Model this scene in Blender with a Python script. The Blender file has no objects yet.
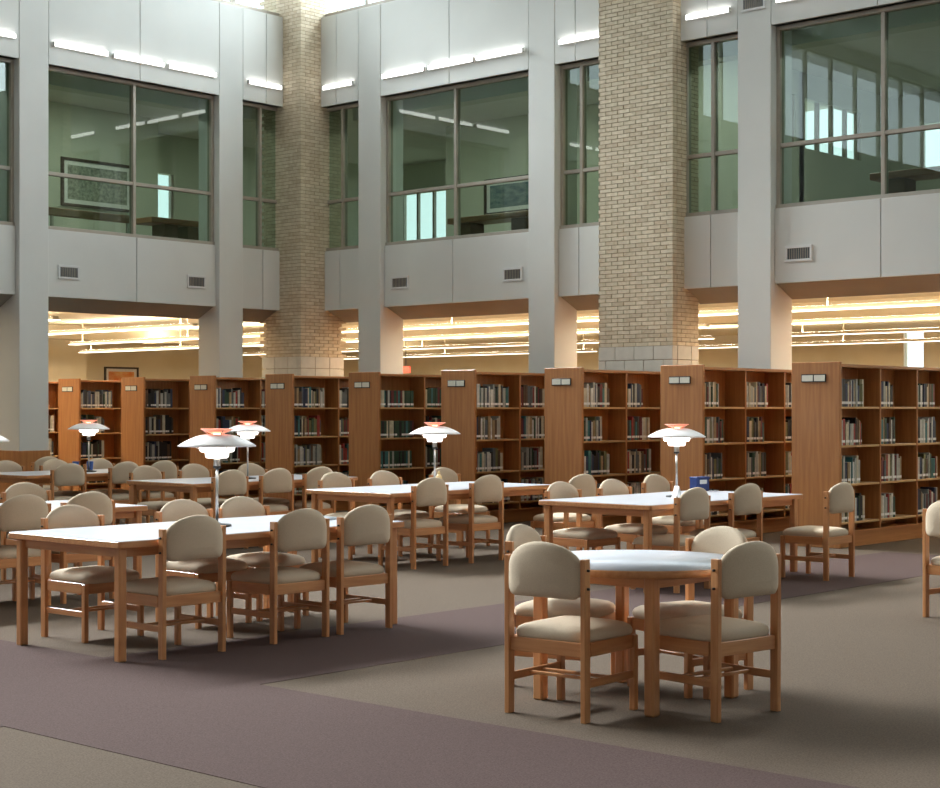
import bpy, bmesh, math, random
from mathutils import Vector, Matrix
random.seed(7)
R = math.radians
scene = bpy.context.scene
COL = scene.collection

# ------------------------------------------------------------------ camera, world, large lights, exposure
F_PX, HORIZON, EYE = 1626.0, 410.0, 1.53
YAW = math.atan(1465 / 1626.0)            # X = along the left wall, Y = along the right wall
cam_d = bpy.data.cameras.new('camera'); cam = bpy.data.objects.new('camera', cam_d); COL.objects.link(cam)
cam_d.sensor_width = 36; cam_d.lens = F_PX / 940 * 36; cam_d.shift_y = (HORIZON - 394) / 940
cam_d.clip_end = 300; cam_d.clip_start = .05
cam.location = (0, 0, EYE); cam.rotation_euler = (R(90), 0, YAW - R(90))
scene.camera = cam

U0, V0 = 18.9, 20.9                        # front planes of the right and the left wall
Z_FASC, Z_SILL, Z_RAIL, Z_HEAD, Z_CLER, Z_ROOF = 3.23, 4.24, 5.09, 6.695, 8.22, 10.9

world = bpy.data.worlds.new('world'); scene.world = world; world.use_nodes = True
bg = world.node_tree.nodes['Background']; bg.inputs[0].default_value = (.93, .96, 1, 1); bg.inputs[1].default_value = 1.6

def area(name, loc, rot, sx, sy, power, color, spread=180):
    l = bpy.data.lights.new(name, 'AREA'); l.shape = 'RECTANGLE'; l.size = sx; l.size_y = sy; l.spread = R(spread)
    l.energy = power; l.color = color
    o = bpy.data.objects.new(name, l); COL.objects.link(o); o.location = loc; o.rotation_euler = rot
    return o
# daylight standing behind the two clerestory bands
area('daylight_clerestory_a', (4.5, V0 + 1.0, 9.75), (R(-57), 0, 0), 27, 1.0, 1800, (.97, .98, 1), 44)
area('daylight_clerestory_c', (4.5, V0 + .7, 9.4), (R(-90), 0, 0), 27, 2.2, 560, (.84, .92, 1))
area('daylight_clerestory_b', (U0 + .7, 7.0, 9.4), (0, R(90), 0), 2.2, 27, 2100, (.87, .935, 1))

vs = scene.view_settings
scene.display_settings.display_device = 'sRGB'
vs.view_transform = 'Standard'; vs.look = 'None'; vs.gamma = 1; vs.use_curve_mapping = False
vs.exposure = 0.1
try:
    scene.cycles.use_denoising = True
    scene.cycles.max_bounces = 10; scene.cycles.diffuse_bounces = 5; scene.cycles.transparent_max_bounces = 12
    scene.cycles.sample_clamp_indirect = 6
except Exception:
    pass

# ------------------------------------------------------------------ materials
def srgb(r, g, b):
    f = lambda c: ((c / 255) / 12.92 if c / 255 <= .04045 else (((c / 255) + .055) / 1.055) ** 2.4)
    return (f(r), f(g), f(b), 1)
MATS = {}
def mat(name, color, rough=.6, metal=0, noise=None, color2=None, scale=(1, 1, 1), detail=3, bump=0, bumpscale=None, emit=None, strength=0, coat=0, spec=.5, nscale=10):
    m = bpy.data.materials.new(name); m.use_nodes = True
    nt = m.node_tree; b = nt.nodes['Principled BSDF']
    b.inputs['Base Color'].default_value = color; b.inputs['Roughness'].default_value = rough; b.inputs['Metallic'].default_value = metal
    b.inputs['Specular IOR Level'].default_value = spec
    if coat: b.inputs['Coat Weight'].default_value = coat; b.inputs['Coat Roughness'].default_value = .15
    if color2 is not None or bump:
        tc = nt.nodes.new('ShaderNodeTexCoord'); mp = nt.nodes.new('ShaderNodeMapping'); mp.inputs['Scale'].default_value = scale
        oi = nt.nodes.new('ShaderNodeObjectInfo')
        vm = nt.nodes.new('ShaderNodeVectorMath'); vm.operation = 'ADD'
        cm = nt.nodes.new('ShaderNodeVectorMath'); cm.operation = 'SCALE'; cm.inputs[0].default_value = (7, 13, 5)
        nt.links.new(oi.outputs['Random'], cm.inputs['Scale'])
        nt.links.new(tc.outputs['Object'], mp.inputs['Vector']); nt.links.new(mp.outputs['Vector'], vm.inputs[0]); nt.links.new(cm.outputs[0], vm.inputs[1])
        n = nt.nodes.new('ShaderNodeTexNoise'); n.inputs['Scale'].default_value = nscale; n.inputs['Detail'].default_value = detail
        nt.links.new(vm.outputs[0], n.inputs['Vector'])
        if color2 is not None:
            cr = nt.nodes.new('ShaderNodeValToRGB'); cr.color_ramp.elements[0].position = .32; cr.color_ramp.elements[1].position = .68
            cr.color_ramp.elements[0].color = color; cr.color_ramp.elements[1].color = color2
            nt.links.new(n.outputs['Fac'], cr.inputs[0]); nt.links.new(cr.outputs[0], b.inputs['Base Color'])
        if bump:
            bp = nt.nodes.new('ShaderNodeBump'); bp.inputs['Strength'].default_value = bump; bp.inputs['Distance'].default_value = .01
            if bumpscale:
                n2 = nt.nodes.new('ShaderNodeTexNoise'); n2.inputs['Scale'].default_value = bumpscale; n2.inputs['Detail'].default_value = 2
                nt.links.new(tc.outputs['Object'], n2.inputs['Vector']); nt.links.new(n2.outputs['Fac'], bp.inputs['Height'])
            else:
                nt.links.new(n.outputs['Fac'], bp.inputs['Height'])
            nt.links.new(bp.outputs[0], b.inputs['Normal'])
    if emit:
        b.inputs['Emission Color'].default_value = emit; b.inputs['Emission Strength'].default_value = strength
    MATS[name] = m
    return m
def glass_mat(name, tint, ior=1.5):
    m = bpy.data.materials.new(name); m.use_nodes = True; nt = m.node_tree
    for n in list(nt.nodes): nt.nodes.remove(n)
    out = nt.nodes.new('ShaderNodeOutputMaterial'); mx = nt.nodes.new('ShaderNodeMixShader'); fr = nt.nodes.new('ShaderNodeFresnel'); fr.inputs[0].default_value = ior
    tr = nt.nodes.new('ShaderNodeBsdfTransparent'); tr.inputs[0].default_value = tint
    gl = nt.nodes.new('ShaderNodeBsdfGlossy'); gl.inputs['Roughness'].default_value = .0; gl.inputs[0].default_value = (.92, 1, .96, 1)
    ge = nt.nodes.new('ShaderNodeNewGeometry'); mu = nt.nodes.new('ShaderNodeMath'); mu.operation = 'MULTIPLY'; su = nt.nodes.new('ShaderNodeMath'); su.operation = 'SUBTRACT'; su.inputs[0].default_value = 1
    nt.links.new(ge.outputs['Backfacing'], su.inputs[1]); nt.links.new(fr.outputs[0], mu.inputs[0]); nt.links.new(su.outputs[0], mu.inputs[1])   # reflect at the entry face only
    nt.links.new(mu.outputs[0], mx.inputs[0]); nt.links.new(tr.outputs[0], mx.inputs[1]); nt.links.new(gl.outputs[0], mx.inputs[2]); nt.links.new(mx.outputs[0], out.inputs[0])
    MATS[name] = m
    return m
OAK = (srgb(186, 126, 72), srgb(166, 106, 58)); OAKC = (srgb(206, 146, 94), srgb(188, 122, 74))
mat('carpet_tan', srgb(110, 95, 82), .95, color2=srgb(91, 77, 66), nscale=110, detail=4, bump=.4, bumpscale=260, spec=.1)
mat('carpet_mauve', srgb(97, 78, 74), .95, color2=srgb(79, 62, 59), nscale=110, detail=4, bump=.4, bumpscale=260, spec=.1)
mat('paint', srgb(214, 215, 212), .7, color2=srgb(209, 210, 207), nscale=1.2, bump=.04, bumpscale=60, spec=.3)
mat('paint_cream', srgb(242, 231, 204), .75, color2=srgb(235, 222, 190), nscale=1.5, spec=.3)
mat('paint_room', srgb(204, 206, 190), .75, color2=srgb(196, 199, 184), nscale=1.0, spec=.3)
mat('ceiling_white', srgb(226, 224, 216), .85, color2=srgb(220, 218, 210), nscale=3, spec=.2)
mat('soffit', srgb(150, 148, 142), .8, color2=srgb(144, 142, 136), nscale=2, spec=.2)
mat('frame_metal', srgb(168, 160, 148), .45, .2, color2=srgb(160, 152, 141), nscale=6)
mat('oak_z', OAK[0], .42, color2=OAK[1], scale=(9, 9, .55), nscale=3.2, detail=5, coat=.12)
mat('oak_x', OAK[0], .42, color2=OAK[1], scale=(.55, 9, 9), nscale=3.2, detail=5, coat=.12)
mat('oak_shelf', srgb(204, 164, 112), .45, color2=srgb(188, 146, 94), scale=(.55, 9, 9), nscale=3.2, detail=5)
mat('chair_oak_z', OAKC[0], .38, color2=OAKC[1], scale=(12, 12, .8), nscale=3.5, detail=5, coat=.2)
mat('chair_oak_x', OAKC[0], .38, color2=OAKC[1], scale=(.8, 12, 12), nscale=3.5, detail=5, coat=.2)
mat('chair_oak_y', OAKC[0], .38, color2=OAKC[1], scale=(12, .8, 12), nscale=3.5, detail=5, coat=.2)
mat('upholstery', srgb(208, 188, 164), .85, color2=srgb(196, 176, 152), nscale=240, detail=2, bump=.15, bumpscale=420, spec=.25)
mat('laminate', srgb(186, 186, 193), .36, color2=srgb(180, 180, 187), nscale=4, spec=.5)
mat('dark_metal', srgb(45, 42, 40), .4, .5, color2=srgb(55, 52, 50), nscale=20)
mat('steel', srgb(200, 198, 194), .28, .9, color2=srgb(188, 186, 182), nscale=20)
mat('lamp_white', srgb(242, 234, 232), .4, color2=srgb(238, 229, 227), nscale=5)
mat('lamp_opal', srgb(255, 246, 238), .4, color2=srgb(252, 243, 234), emit=(1, .93, .86, 1), strength=3.2)
mat('lamp_red', srgb(240, 150, 130), .4, color2=srgb(236, 140, 120), emit=(1, .36, .22, 1), strength=.55)
mat('lamp_bulb', srgb(255, 220, 190), .4, color2=srgb(255, 214, 184), emit=(1, .62, .36, 1), strength=6)
mat('tube', srgb(255, 252, 245), .4, color2=srgb(252, 250, 243), emit=(1, .98, .95, 1), strength=6)
mat('tube_warm', srgb(255, 244, 220), .4, color2=srgb(252, 240, 216), emit=(1, .90, .70, 1), strength=4)
mat('tube_up', srgb(255, 244, 220), .4, color2=srgb(252, 240, 216), emit=(1, .88, .66, 1), strength=60)
mat('fixture', srgb(214, 202, 178), .5, color2=srgb(206, 194, 170), nscale=5)
mat('downlight', srgb(255, 250, 240), .4, color2=srgb(250, 246, 238), emit=(1, .95, .86, 1), strength=6)
mat('brick_a', srgb(210, 197, 174), .8, color2=srgb(194, 180, 156), nscale=14, detail=4, bump=.25, spec=.3)
mat('brick_b', srgb(202, 188, 165), .8, color2=srgb(186, 170, 145), nscale=14, detail=4, bump=.25, spec=.3)
mat('brick_c', srgb(216, 204, 182), .8, color2=srgb(200, 186, 162), nscale=14, detail=4, bump=.25, spec=.3)
mat('mortar', srgb(150, 138, 118), .95, color2=srgb(140, 127, 107), nscale=30, bump=.2)
mat('block', srgb(202, 198, 188), .55, color2=srgb(194, 190, 180), nscale=8, spec=.4)
mat('vent_white', srgb(214, 214, 214), .5, color2=srgb(208, 208, 208), nscale=8)
mat('vent_dark', srgb(88, 92, 98), .5, color2=srgb(80, 84, 90), nscale=8)
mat('card', srgb(232, 228, 214), .6, color2=srgb(226, 222, 208), nscale=20)
mat('paper', srgb(238, 236, 234), .6, color2=srgb(230, 228, 226), nscale=20)
mat('blue_plastic', srgb(40, 62, 120), .4, color2=srgb(34, 54, 108), nscale=12)
mat('blue_cup', srgb(70, 104, 176), .35, color2=srgb(62, 94, 164), nscale=12)
mat('cream_plastic', srgb(226, 196, 140), .4, color2=srgb(218, 186, 130), nscale=12)
mat('grey_print', srgb(120, 126, 140), .5, color2=srgb(196, 200, 206), nscale=9)
mat('art_grey', srgb(96, 104, 96), .5, color2=srgb(168, 172, 156), nscale=16, detail=6)
mat('art_blue', srgb(70, 96, 108), .5, color2=srgb(132, 146, 142), nscale=5, detail=6, scale=(1, 1, 2.5))
mat('art_orange', srgb(226, 120, 40), .5, color2=srgb(236, 196, 130), nscale=3, detail=4, scale=(1, 1, 2))
mat('frame_dark', srgb(60, 48, 40), .5, color2=srgb(70, 56, 46), nscale=12)
mat('rail_wood', srgb(150, 108, 72), .45, color2=srgb(132, 92, 58), nscale=5, scale=(1, 1, 6))
mat('red_sign', srgb(220, 60, 40), .5, color2=srgb(212, 52, 36), emit=(1, .16, .08, 1), strength=.9)
mat('floor_upper', srgb(140, 128, 112), .9, color2=srgb(128, 116, 100), nscale=40)
mat('couch', srgb(110, 88, 70), .8, color2=srgb(98, 78, 62), nscale=30)
mat('sky_pane', srgb(226, 238, 255), .3, color2=srgb(220, 234, 255), emit=(.78, .89, 1, 1), strength=1.1)
glass_mat('glass_green', (.68, .80, .75, 1), 1.6)
glass_mat('glass_clear', (.93, .97, .97, 1), 1.3)
BOOKC = [('dark green', (44, 74, 56)), ('pale grey', (176, 178, 170)), ('dark blue', (44, 54, 84)), ('black', (36, 34, 36)), ('maroon', (112, 40, 44)),
         ('cream', (206, 196, 170)), ('teal', (60, 116, 118)), ('brown', (92, 68, 50)), ('slate grey', (92, 98, 104)), ('olive', (112, 110, 72)), ('red', (158, 52, 48)), ('white', (214, 212, 206)), ('tan', (160, 136, 102))]
for n_, c_ in BOOKC:
    mat('book_' + n_.replace(' ', '_'), srgb(*c_), .55, color2=srgb(*[max(0, int(q * .9)) for q in c_]), nscale=20)
M = MATS

# ------------------------------------------------------------------ mesh helpers
class MB:
    def __init__(s): s.v = []; s.f = []; s.m = []; s.smooth = []
    def face(s, idx, mi=0, sm=False): s.f.append(idx); s.m.append(mi); s.smooth.append(sm)
    def box(s, x0, x1, y0, y1, z0, z1, mi=0):
        b = len(s.v)
        s.v += [(x0, y0, z0), (x1, y0, z0), (x1, y1, z0), (x0, y1, z0), (x0, y0, z1), (x1, y0, z1), (x1, y1, z1), (x0, y1, z1)]
        for q in ((3, 2, 1, 0), (4, 5, 6, 7), (0, 1, 5, 4), (1, 2, 6, 5), (2, 3, 7, 6), (3, 0, 4, 7)): s.face([b + k for k in q], mi)
        return s
    def lathe(s, prof, n=32, mi=0, cx=0, cy=0, closed=False):
        b = len(s.v); k = len(prof)
        for i in range(n):
            a = 2 * math.pi * i / n
            for r, z in prof: s.v.append((cx + r * math.cos(a), cy + r * math.sin(a), z))
        rng = range(k if closed else k - 1)
        for i in range(n):
            j = (i + 1) % n
            for q in rng:
                q2 = (q + 1) % k
                s.face([b + i * k + q, b + j * k + q, b + j * k + q2, b + i * k + q2], mi, True)
        return s
    def rings(s, rings, mi=0, cap=True, sm=True):
        b = len(s.v); n = len(rings[0])
        for r in rings: s.v += list(r)
        for k in range(len(rings) - 1):
            for i in range(n):
                j = (i + 1) % n
                s.face([b + k * n + i, b + k * n + j, b + (k + 1) * n + j, b + (k + 1) * n + i], mi, sm)
        if cap:
            s.face([b + i for i in reversed(range(n))], mi, sm); s.face([b + (len(rings) - 1) * n + i for i in range(n)], mi, sm)
        return s
    def prism(s, poly, axis, a0, a1, mi=0):
        """poly of 2-D points; axis 'x','y','z' is the extrusion axis"""
        def p(q, a):
            return {'x': (a, q[0], q[1]), 'y': (q[0], a, q[1]), 'z': (q[0], q[1], a)}[axis]
        s.rings([[p(q, a0) for q in poly], [p(q, a1) for q in poly]], mi, True, False)
        return s
    def mesh(s, name, mats, bevel=0, seg=1):
        me = bpy.data.meshes.new(name); me.from_pydata(s.v, [], s.f)
        for m in (mats if isinstance(mats, (list, tuple)) else [mats]): me.materials.append(m)
        for p, mi, sm in zip(me.polygons, s.m, s.smooth): p.material_index = mi; p.use_smooth = sm
        bm = bmesh.new(); bm.from_mesh(me); bmesh.ops.recalc_face_normals(bm, faces=bm.faces)
        if bevel:
            bmesh.ops.bevel(bm, geom=list(bm.edges), offset=bevel, segments=seg, affect='EDGES', profile=.6, clamp_overlap=True)
        bm.to_mesh(me); bm.free(); me.update()
        return me
def obj(name, me, parent=None, loc=(0, 0, 0), rot=(0, 0, 0), label=None, cat=None, group=None, kind=None):
    o = bpy.data.objects.new(name, me); COL.objects.link(o); o.location = loc; o.rotation_euler = rot
    if parent: o.parent = parent
    tag(o, label, cat, group, kind)
    return o
def tag(o, label=None, cat=None, group=None, kind=None):
    if label: o['label'] = label
    if cat: o['category'] = cat
    if group: o['group'] = group
    if kind: o['kind'] = kind
def empty(name, loc=(0, 0, 0), rz=0, **k): 
    o = obj(name, None, None, loc, (0, 0, rz), **k); o.empty_display_size = .2
    return o
def bx(x0, x1, y0, y1, z0, z1, m, name='box', bevel=0): return MB().box(x0, x1, y0, y1, z0, z1).mesh(name, m, bevel)
def part(name, parent, dims, m, bevel=0, **k):
    """box part whose origin sits at the centre of its base"""
    x0, x1, y0, y1, z0, z1 = dims
    cx, cy = (x0 + x1) / 2, (y0 + y1) / 2
    me = bx(x0 - cx, x1 - cx, y0 - cy, y1 - cy, 0, z1 - z0, m, name, bevel)
    return obj(name, me, parent, (cx, cy, z0), **k)
def copy_tree(o, parent=None):
    c = o.copy(); COL.objects.link(c)
    if parent: c.parent = parent
    for ch in KIDS.get(o.name, []): copy_tree_reg(ch, c)
    return c
KIDS = {}
def reg(o):
    """remember the tree below o so it can be copied without searching the scene"""
    kids = [c for c in COL.objects if c.parent == o]
    KIDS[o.name] = kids
    for c in kids: reg(c)
def copy_tree_reg(o, parent):
    c = o.copy(); COL.objects.link(c); c.parent = parent
    for ch in KIDS.get(o.name, []): copy_tree_reg(ch, c)

# ------------------------------------------------------------------ floor
floor = obj('floor', bx(-12, 40, -14, 42, -.12, 0, M['carpet_tan'], 'floor'), kind='structure')
obj('carpet_strip', bx(4.33, 5.94, -10, 40, 0, .003, M['carpet_mauve'], 'carpet_strip'), floor)
obj('carpet_strip', bx(5.94, 16.0, 6.93, 8.40, 0, .003, M['carpet_mauve'], 'carpet_strip'), floor)
obj('carpet_strip', bx(-9, 4.33, 6.93, 8.40, 0, .003, M['carpet_mauve'], 'carpet_strip'), floor)

# ------------------------------------------------------------------ the two atrium walls
# Both walls are made by one builder in wall coordinates: a runs along the wall, d goes into the wall.
wall_left = empty('wall_left', (0, 0, 0), kind='structure')
wall_right = empty('wall_right', (0, 0, 0), kind='structure')
def wbox(side, a0, a1, d0, d1, z0, z1):
    return (a0, a1, V0 + d0, V0 + d1, z0, z1) if side == 'L' else (U0 + d0, U0 + d1, a0, a1, z0, z1)
WALL = {'L': wall_left, 'R': wall_right}
REC, DEP = .09, .55
wn = [0]; tn = [0]
def pier(side, a0, a1):
    part('pier', WALL[side], wbox(side, a0, a1, 0, DEP, 0, Z_CLER), M['paint'], .008)
    x = part('wainscot', WALL[side], wbox(side, a0 - .02, a1 + .02, -.02, DEP + .02, 0, .93), M['oak_z'], .006)
    return x
def panel(side, a0, a1, z0, z1, seams=()):
    rec, th = (.004, .13) if z0 > 5 else (REC, .05)          # the upper panels lie flush with the piers
    cuts = [a0] + sorted(seams) + [a1]
    for p, q in zip(cuts[:-1], cuts[1:]):
        part('panel', WALL[side], wbox(side, p + .006, q - .006, rec, rec + th, z0, z1), M['paint'], .003)
    part('panel_backing', WALL[side], wbox(side, a0, a1, rec + .035, rec + .2, z0, z1), M['soffit'])
def sloped_soffit(side, a0, a1):
    poly = [(REC, Z_FASC + .002), (REC + .10, Z_FASC + .002), (DEP, 3.03), (DEP, 3.45), (REC, 3.45)] if False else [(REC + .06, Z_FASC), (DEP, 3.04), (DEP, 3.5), (REC + .06, 3.5)]
    mb = MB()
    if side == 'L': mb.prism([(V0 + d, z) for d, z in poly], 'x', a0, a1)
    else: mb.prism([(U0 + d, z) for d, z in poly], 'y', a0, a1)
    obj('soffit', mb.mesh('soffit', M['soffit']), WALL[side])
def window(side, a0, a1, mulls, z0=Z_SILL, z1=Z_HEAD, rail=Z_RAIL, fr=.055, rec=REC + .05, glass='glass_green'):
    wn[0] += 1
    w = empty('window_%d' % wn[0], (0, 0, 0), kind='structure')
    fm = M['frame_metal']
    d0, d1 = rec, rec + .11
    part('window_head', w, wbox(side, a0, a1, d0, d1, z1 - fr, z1), fm, .004)
    part('window_sill', w, wbox(side, a0, a1, d0 - .02, d1, z0, z0 + fr), fm, .004)
    for a in (a0, a1 - fr): part('window_jamb', w, wbox(side, a, a + fr, d0, d1, z0 + fr, z1 - fr), fm, .004)
    for a in mulls: part('mullion', w, wbox(side, a - fr / 2, a + fr / 2, d0 + .004, d1, z0 + fr, z1 - fr), fm, .004)
    cuts = [a0 + fr] + [q for a in sorted(mulls) for q in (a - fr / 2, a + fr / 2)] + [a1 - fr]
    bays = list(zip(cuts[0::2], cuts[1::2]))
    for p, q in bays:
        rows = [(z0 + fr, z1 - fr)]
        if rail:
            part('glazing_bar', w, wbox(side, p, q, d0 + .012, d1 - .01, rail - fr / 2, rail + fr / 2), fm, .004)
            rows = [(z0 + fr, rail - fr / 2), (rail + fr / 2, z1 - fr)]
        for r0, r1 in rows:
            part('pane', w, wbox(side, p, q, d0 + .05, d0 + .06, r0, r1), M[glass])
    return w
def clerestory(side, a0, a1, step=1.25):
    n = max(1, round((a1 - a0) / step)); st = (a1 - a0) / n
    window(side, a0, a1, [a0 + st * k for k in range(1, n)], Z_CLER + .02, 10.6, None, .06, .12, 'glass_clear')

# left wall (along X): narrow bay beside the brick corner, big bays with piers
PX_C, PY_C = 18.44, 20.45                   # nearest edge of the brick corner pier
pier('L', 17.06, 17.56)
panel('L', 17.56, PX_C + .1, Z_FASC, Z_SILL, [18.07]); panel('L', 17.56, PX_C + .1, Z_HEAD, Z_CLER, [18.07])
window('L', 17.56, PX_C + .1, [18.07]); sloped_soffit('L', 17.56, PX_C + .1)
a = 17.06
for k in range(7):
    a1, a0 = a, a - 3.25
    mid = (a0 + a1) / 2 + .04
    panel('L', a0, a1, Z_FASC, Z_SILL, [mid]); panel('L', a0, a1, Z_HEAD, Z_CLER, [mid])
    window('L', a0, a1, [mid]); sloped_soffit('L', a0, a1)
    pier('L', a0 - .5, a0)
    a = a0 - .5
left_end = a
clerestory('L', left_end, PX_C + .3)
part('cornice', wall_left, wbox('L', left_end, PX_C + .4, .05, .5, 10.6, Z_ROOF), M['paint'])
part('ledge', wall_left, wbox('L', left_end, PX_C + .4, .1, .5, Z_CLER - .08, Z_CLER + .02), M['paint'])
# right wall (along Y)
pier('R', 19.02, 19.54); pier('R', 15.33, 15.84); pier('R', 11.60, 12.12)
BC0, BC1, BCU = 13.055, 14.36, 18.71        # brick column extent along Y and its front plane
for (a0, a1, mull) in ((19.54, PY_C + .1, 20.08), (15.84, 19.02, 17.48), (14.3, 15.33, 14.94), (12.12, 13.1, 12.62), (8.3, 11.60, 10.03)):
    panel('R', a0, a1, Z_FASC, Z_SILL, [mull]); panel('R', a0, a1, Z_HEAD, Z_CLER, [mull])
    window('R', a0, a1, [mull]); sloped_soffit('R', a0, a1)
a = 8.3
for k in range(5):
    pier('R', a - .52, a); a0, a1 = a - .52 - 3.2, a - .52
    mid = (a0 + a1) / 2
    panel('R', a0, a1, Z_FASC, Z_SILL, [mid]); panel('R', a0, a1, Z_HEAD, Z_CLER, [mid]); window('R', a0, a1, [mid]); sloped_soffit('R', a0, a1)
    a = a0
right_end = a
clerestory('R', BC1, PY_C + .3); clerestory('R', right_end, BC0)
part('cornice', wall_right, wbox('R', right_end, PY_C + .4, .05, .5, 10.6, Z_ROOF), M['paint'])
part('ledge', wall_right, wbox('R', right_end, PY_C + .4, .1, .5, Z_CLER - .08, Z_CLER + .02), M['paint'])

# roof over the atrium
obj('ceiling', bx(left_end, U0 + .6, right_end, V0 + .6, Z_ROOF, Z_ROOF + .2, M['ceiling_white'], 'ceiling'), kind='structure')

obj('wall_front', bx(left_end - .2, U0 + .6, right_end - .2, right_end, 0, Z_ROOF, M['paint'], 'wall_front'), kind='structure')
obj('wall_side', bx(left_end - .2, left_end, right_end, V0 + .6, 0, Z_ROOF, M['paint'], 'wall_side'), kind='structure')

# ------------------------------------------------------------------ galleries under the upper floor
G_U, G_V = 35.0, 38.0                       # far walls of the galleries
CZ = 3.42
slab = empty('ceiling_gallery', kind='structure')
part('ceiling_slab', slab, (left_end, G_U, V0 + .30, G_V, CZ, CZ + .14), M['paint_cream'])
part('ceiling_slab', slab, (U0 + .30, G_U, right_end, V0 + .30, CZ, CZ + .14), M['paint_cream'])
wall_back = empty('wall_back', kind='structure')
part('wall_panel', wall_back, (left_end, 24.8, G_V - 2.2, G_V - 2.0, 0, CZ), M['paint_cream'])
part('wall_panel', wall_back, (24.6, 24.8, G_V - 2.0, G_V, 0, CZ), M['paint_cream'])
part('wall_panel', wall_back, (24.6, G_U, G_V, G_V + .2, 0, CZ), M['paint_cream'])
wall_far = empty('wall_far', kind='structure')
part('wall_panel', wall_far, (G_U, G_U + .2, 17.9, G_V + .2, 0, CZ), M['paint_cream'])
part('wall_panel', wall_far, (G_U, G_U + .2, right_end, 16.2, 0, CZ), M['paint_cream'])
part('wall_panel', wall_far, (G_U, G_U + .2, 16.2, 17.9, 0, .9), M['paint_cream'])
wn[0] += 1
w = empty('window_%d' % wn[0], kind='structure')
for y0 in (16.2, 17.4):
    part('pane', w, (G_U + .08, G_U + .1, y0, y0 + .5, .9, CZ), M['glass_clear'])
part('pier_panel', wall_far, (G_U, G_U + .2, 16.7, 17.4, .9, CZ), M['paint_cream'])
# beams hanging across the gallery ceilings
for k, (x0, x1, y0, y1) in enumerate(((25.2, 25.6, right_end, 27), (19.5, G_U, 31.0, 31.4))):
    part('trim_%d' % (k + 1), None, (x0, x1, y0, y1, CZ - .3, CZ), M['paint_cream'], kind='structure')

# ------------------------------------------------------------------ rooms behind the upper windows
upper = empty('floor_upper', kind='structure')
RZ = 7.15
part('floor_slab', upper, (left_end, 27, V0 + .22, 27, CZ + .14, CZ + .18), M['floor_upper'])
part('floor_slab', upper, (U0 + .22, 27, right_end, V0 + .22, CZ + .14, CZ + .18), M['floor_upper'])
ceil2 = empty('ceiling_upper', kind='structure')
part('ceiling_slab', ceil2, (left_end, 27, V0 + .3, 27, RZ, RZ + .15), M['ceiling_white'])
part('ceiling_slab', ceil2, (U0 + .3, 27, right_end, V0 + .3, RZ, RZ + .15), M['ceiling_white'])
part('bulkhead', ceil2, (left_end, 18.5, V0 + .7, V0 + 1.0, 6.55, RZ), M['paint_room'])
part('bulkhead', ceil2, (U0 + .7, U0 + 1.0, right_end, 20.4, 6.55, RZ), M['paint_room'])
UL = V0 + 4.6                               # wall with the framed print, left rooms
UR = U0 + 4.8                               # wall with the framed print, right rooms
wall_u = empty('wall_upper', kind='structure')
WP = lambda *d: part('wall_panel', wall_u, d, M['paint_room'])
WP(left_end, 19.3, UL, UL + .15, 3.6, RZ); WP(19.15, 19.3, UL + .15, 26.8, 3.6, RZ)
WP(19.15, 27, 26.8, 27, 3.6, 4.7); WP(19.15, 19.8, 26.8, 27, 4.7, 6.35); WP(20.7, 27, 26.8, 27, 4.7, 6.35); WP(19.15, 27, 26.8, 27, 6.35, RZ)
WP(UR, UR + .15, 14.0, 22.0, 3.6, RZ); WP(UR + .15, 26.8, 21.85, 22.0, 3.6, RZ)
WP(26.8, 27, 22, 26.8, 3.6, 4.6); WP(26.8, 27, 22, 24.3, 4.6, 6.5); WP(26.8, 27, 26.3, 26.8, 4.6, 6.5); WP(26.8, 27, 22, 26.8, 6.5, RZ)
# room behind the last big window: daylight openings in its side wall and its far wall
for d in ((U0 + .5, 27, 3.6, 5.9), (U0 + .5, 23.15, 5.9, 6.74), (23.6, 23.9, 5.9, 6.74), (25.8, 27, 5.9, 6.74), (U0 + .5, 27, 6.74, RZ)):
    WP(d[0], d[1], 14.0, 14.15, d[2], d[3])
WP(26.8, 27, right_end, 14.0, 3.6, 5.7); WP(26.8, 27, right_end, 12.3, 5.7, 6.6); WP(26.8, 27, 13.4, 14.0, 5.7, 6.6); WP(26.8, 27, right_end, 14.0, 6.6, RZ)
def framed(name, axis, plane, a0, a1, z0, z1, art, frame, label):
    t = empty(name, (0, 0, 0), label=label, cat='picture')
    def b(nm, p, q, r, s, d0, d1, m):
        dims = (p, q, plane - d1, plane - d0, r, s) if axis == 'L' else (plane - d1, plane - d0, p, q, r, s)
        return part(nm, t, dims, m)
    f = .05
    b('frame_rail', a0, a1, z0, z0 + f, 0, .05, frame); b('frame_rail', a0, a1, z1 - f, z1, 0, .05, frame)
    b('frame_stile', a0, a0 + f, z0 + f, z1 - f, 0, .05, frame); b('frame_stile', a1 - f, a1, z0 + f, z1 - f, 0, .05, frame)
    b('mat_board', a0 + f, a1 - f, z0 + f, z1 - f, 0.002, .02, M['paper'])
    b('print', a0 + f + .09, a1 - f - .09, z0 + f + .08, z1 - f - .08, .02, .024, art)
    return t
framed('framed_print', 'L', UL, 17.1, 18.7, 5.28, 6.17, M['art_grey'], M['frame_dark'], 'wide framed grey print on the upper room wall with long wood rail')
framed('framed_print', 'R', UR, 19.3, 20.95, 5.3, 6.0, M['art_blue'], M['frame_dark'], 'dark framed blue grey print above the wooden bench in upper room')
framed('framed_print', 'L', G_V, 26.9, 28.05, 1.9, 2.74, M['art_orange'], M['frame_dark'], 'framed orange print on the cream gallery wall above bookcases')
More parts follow.
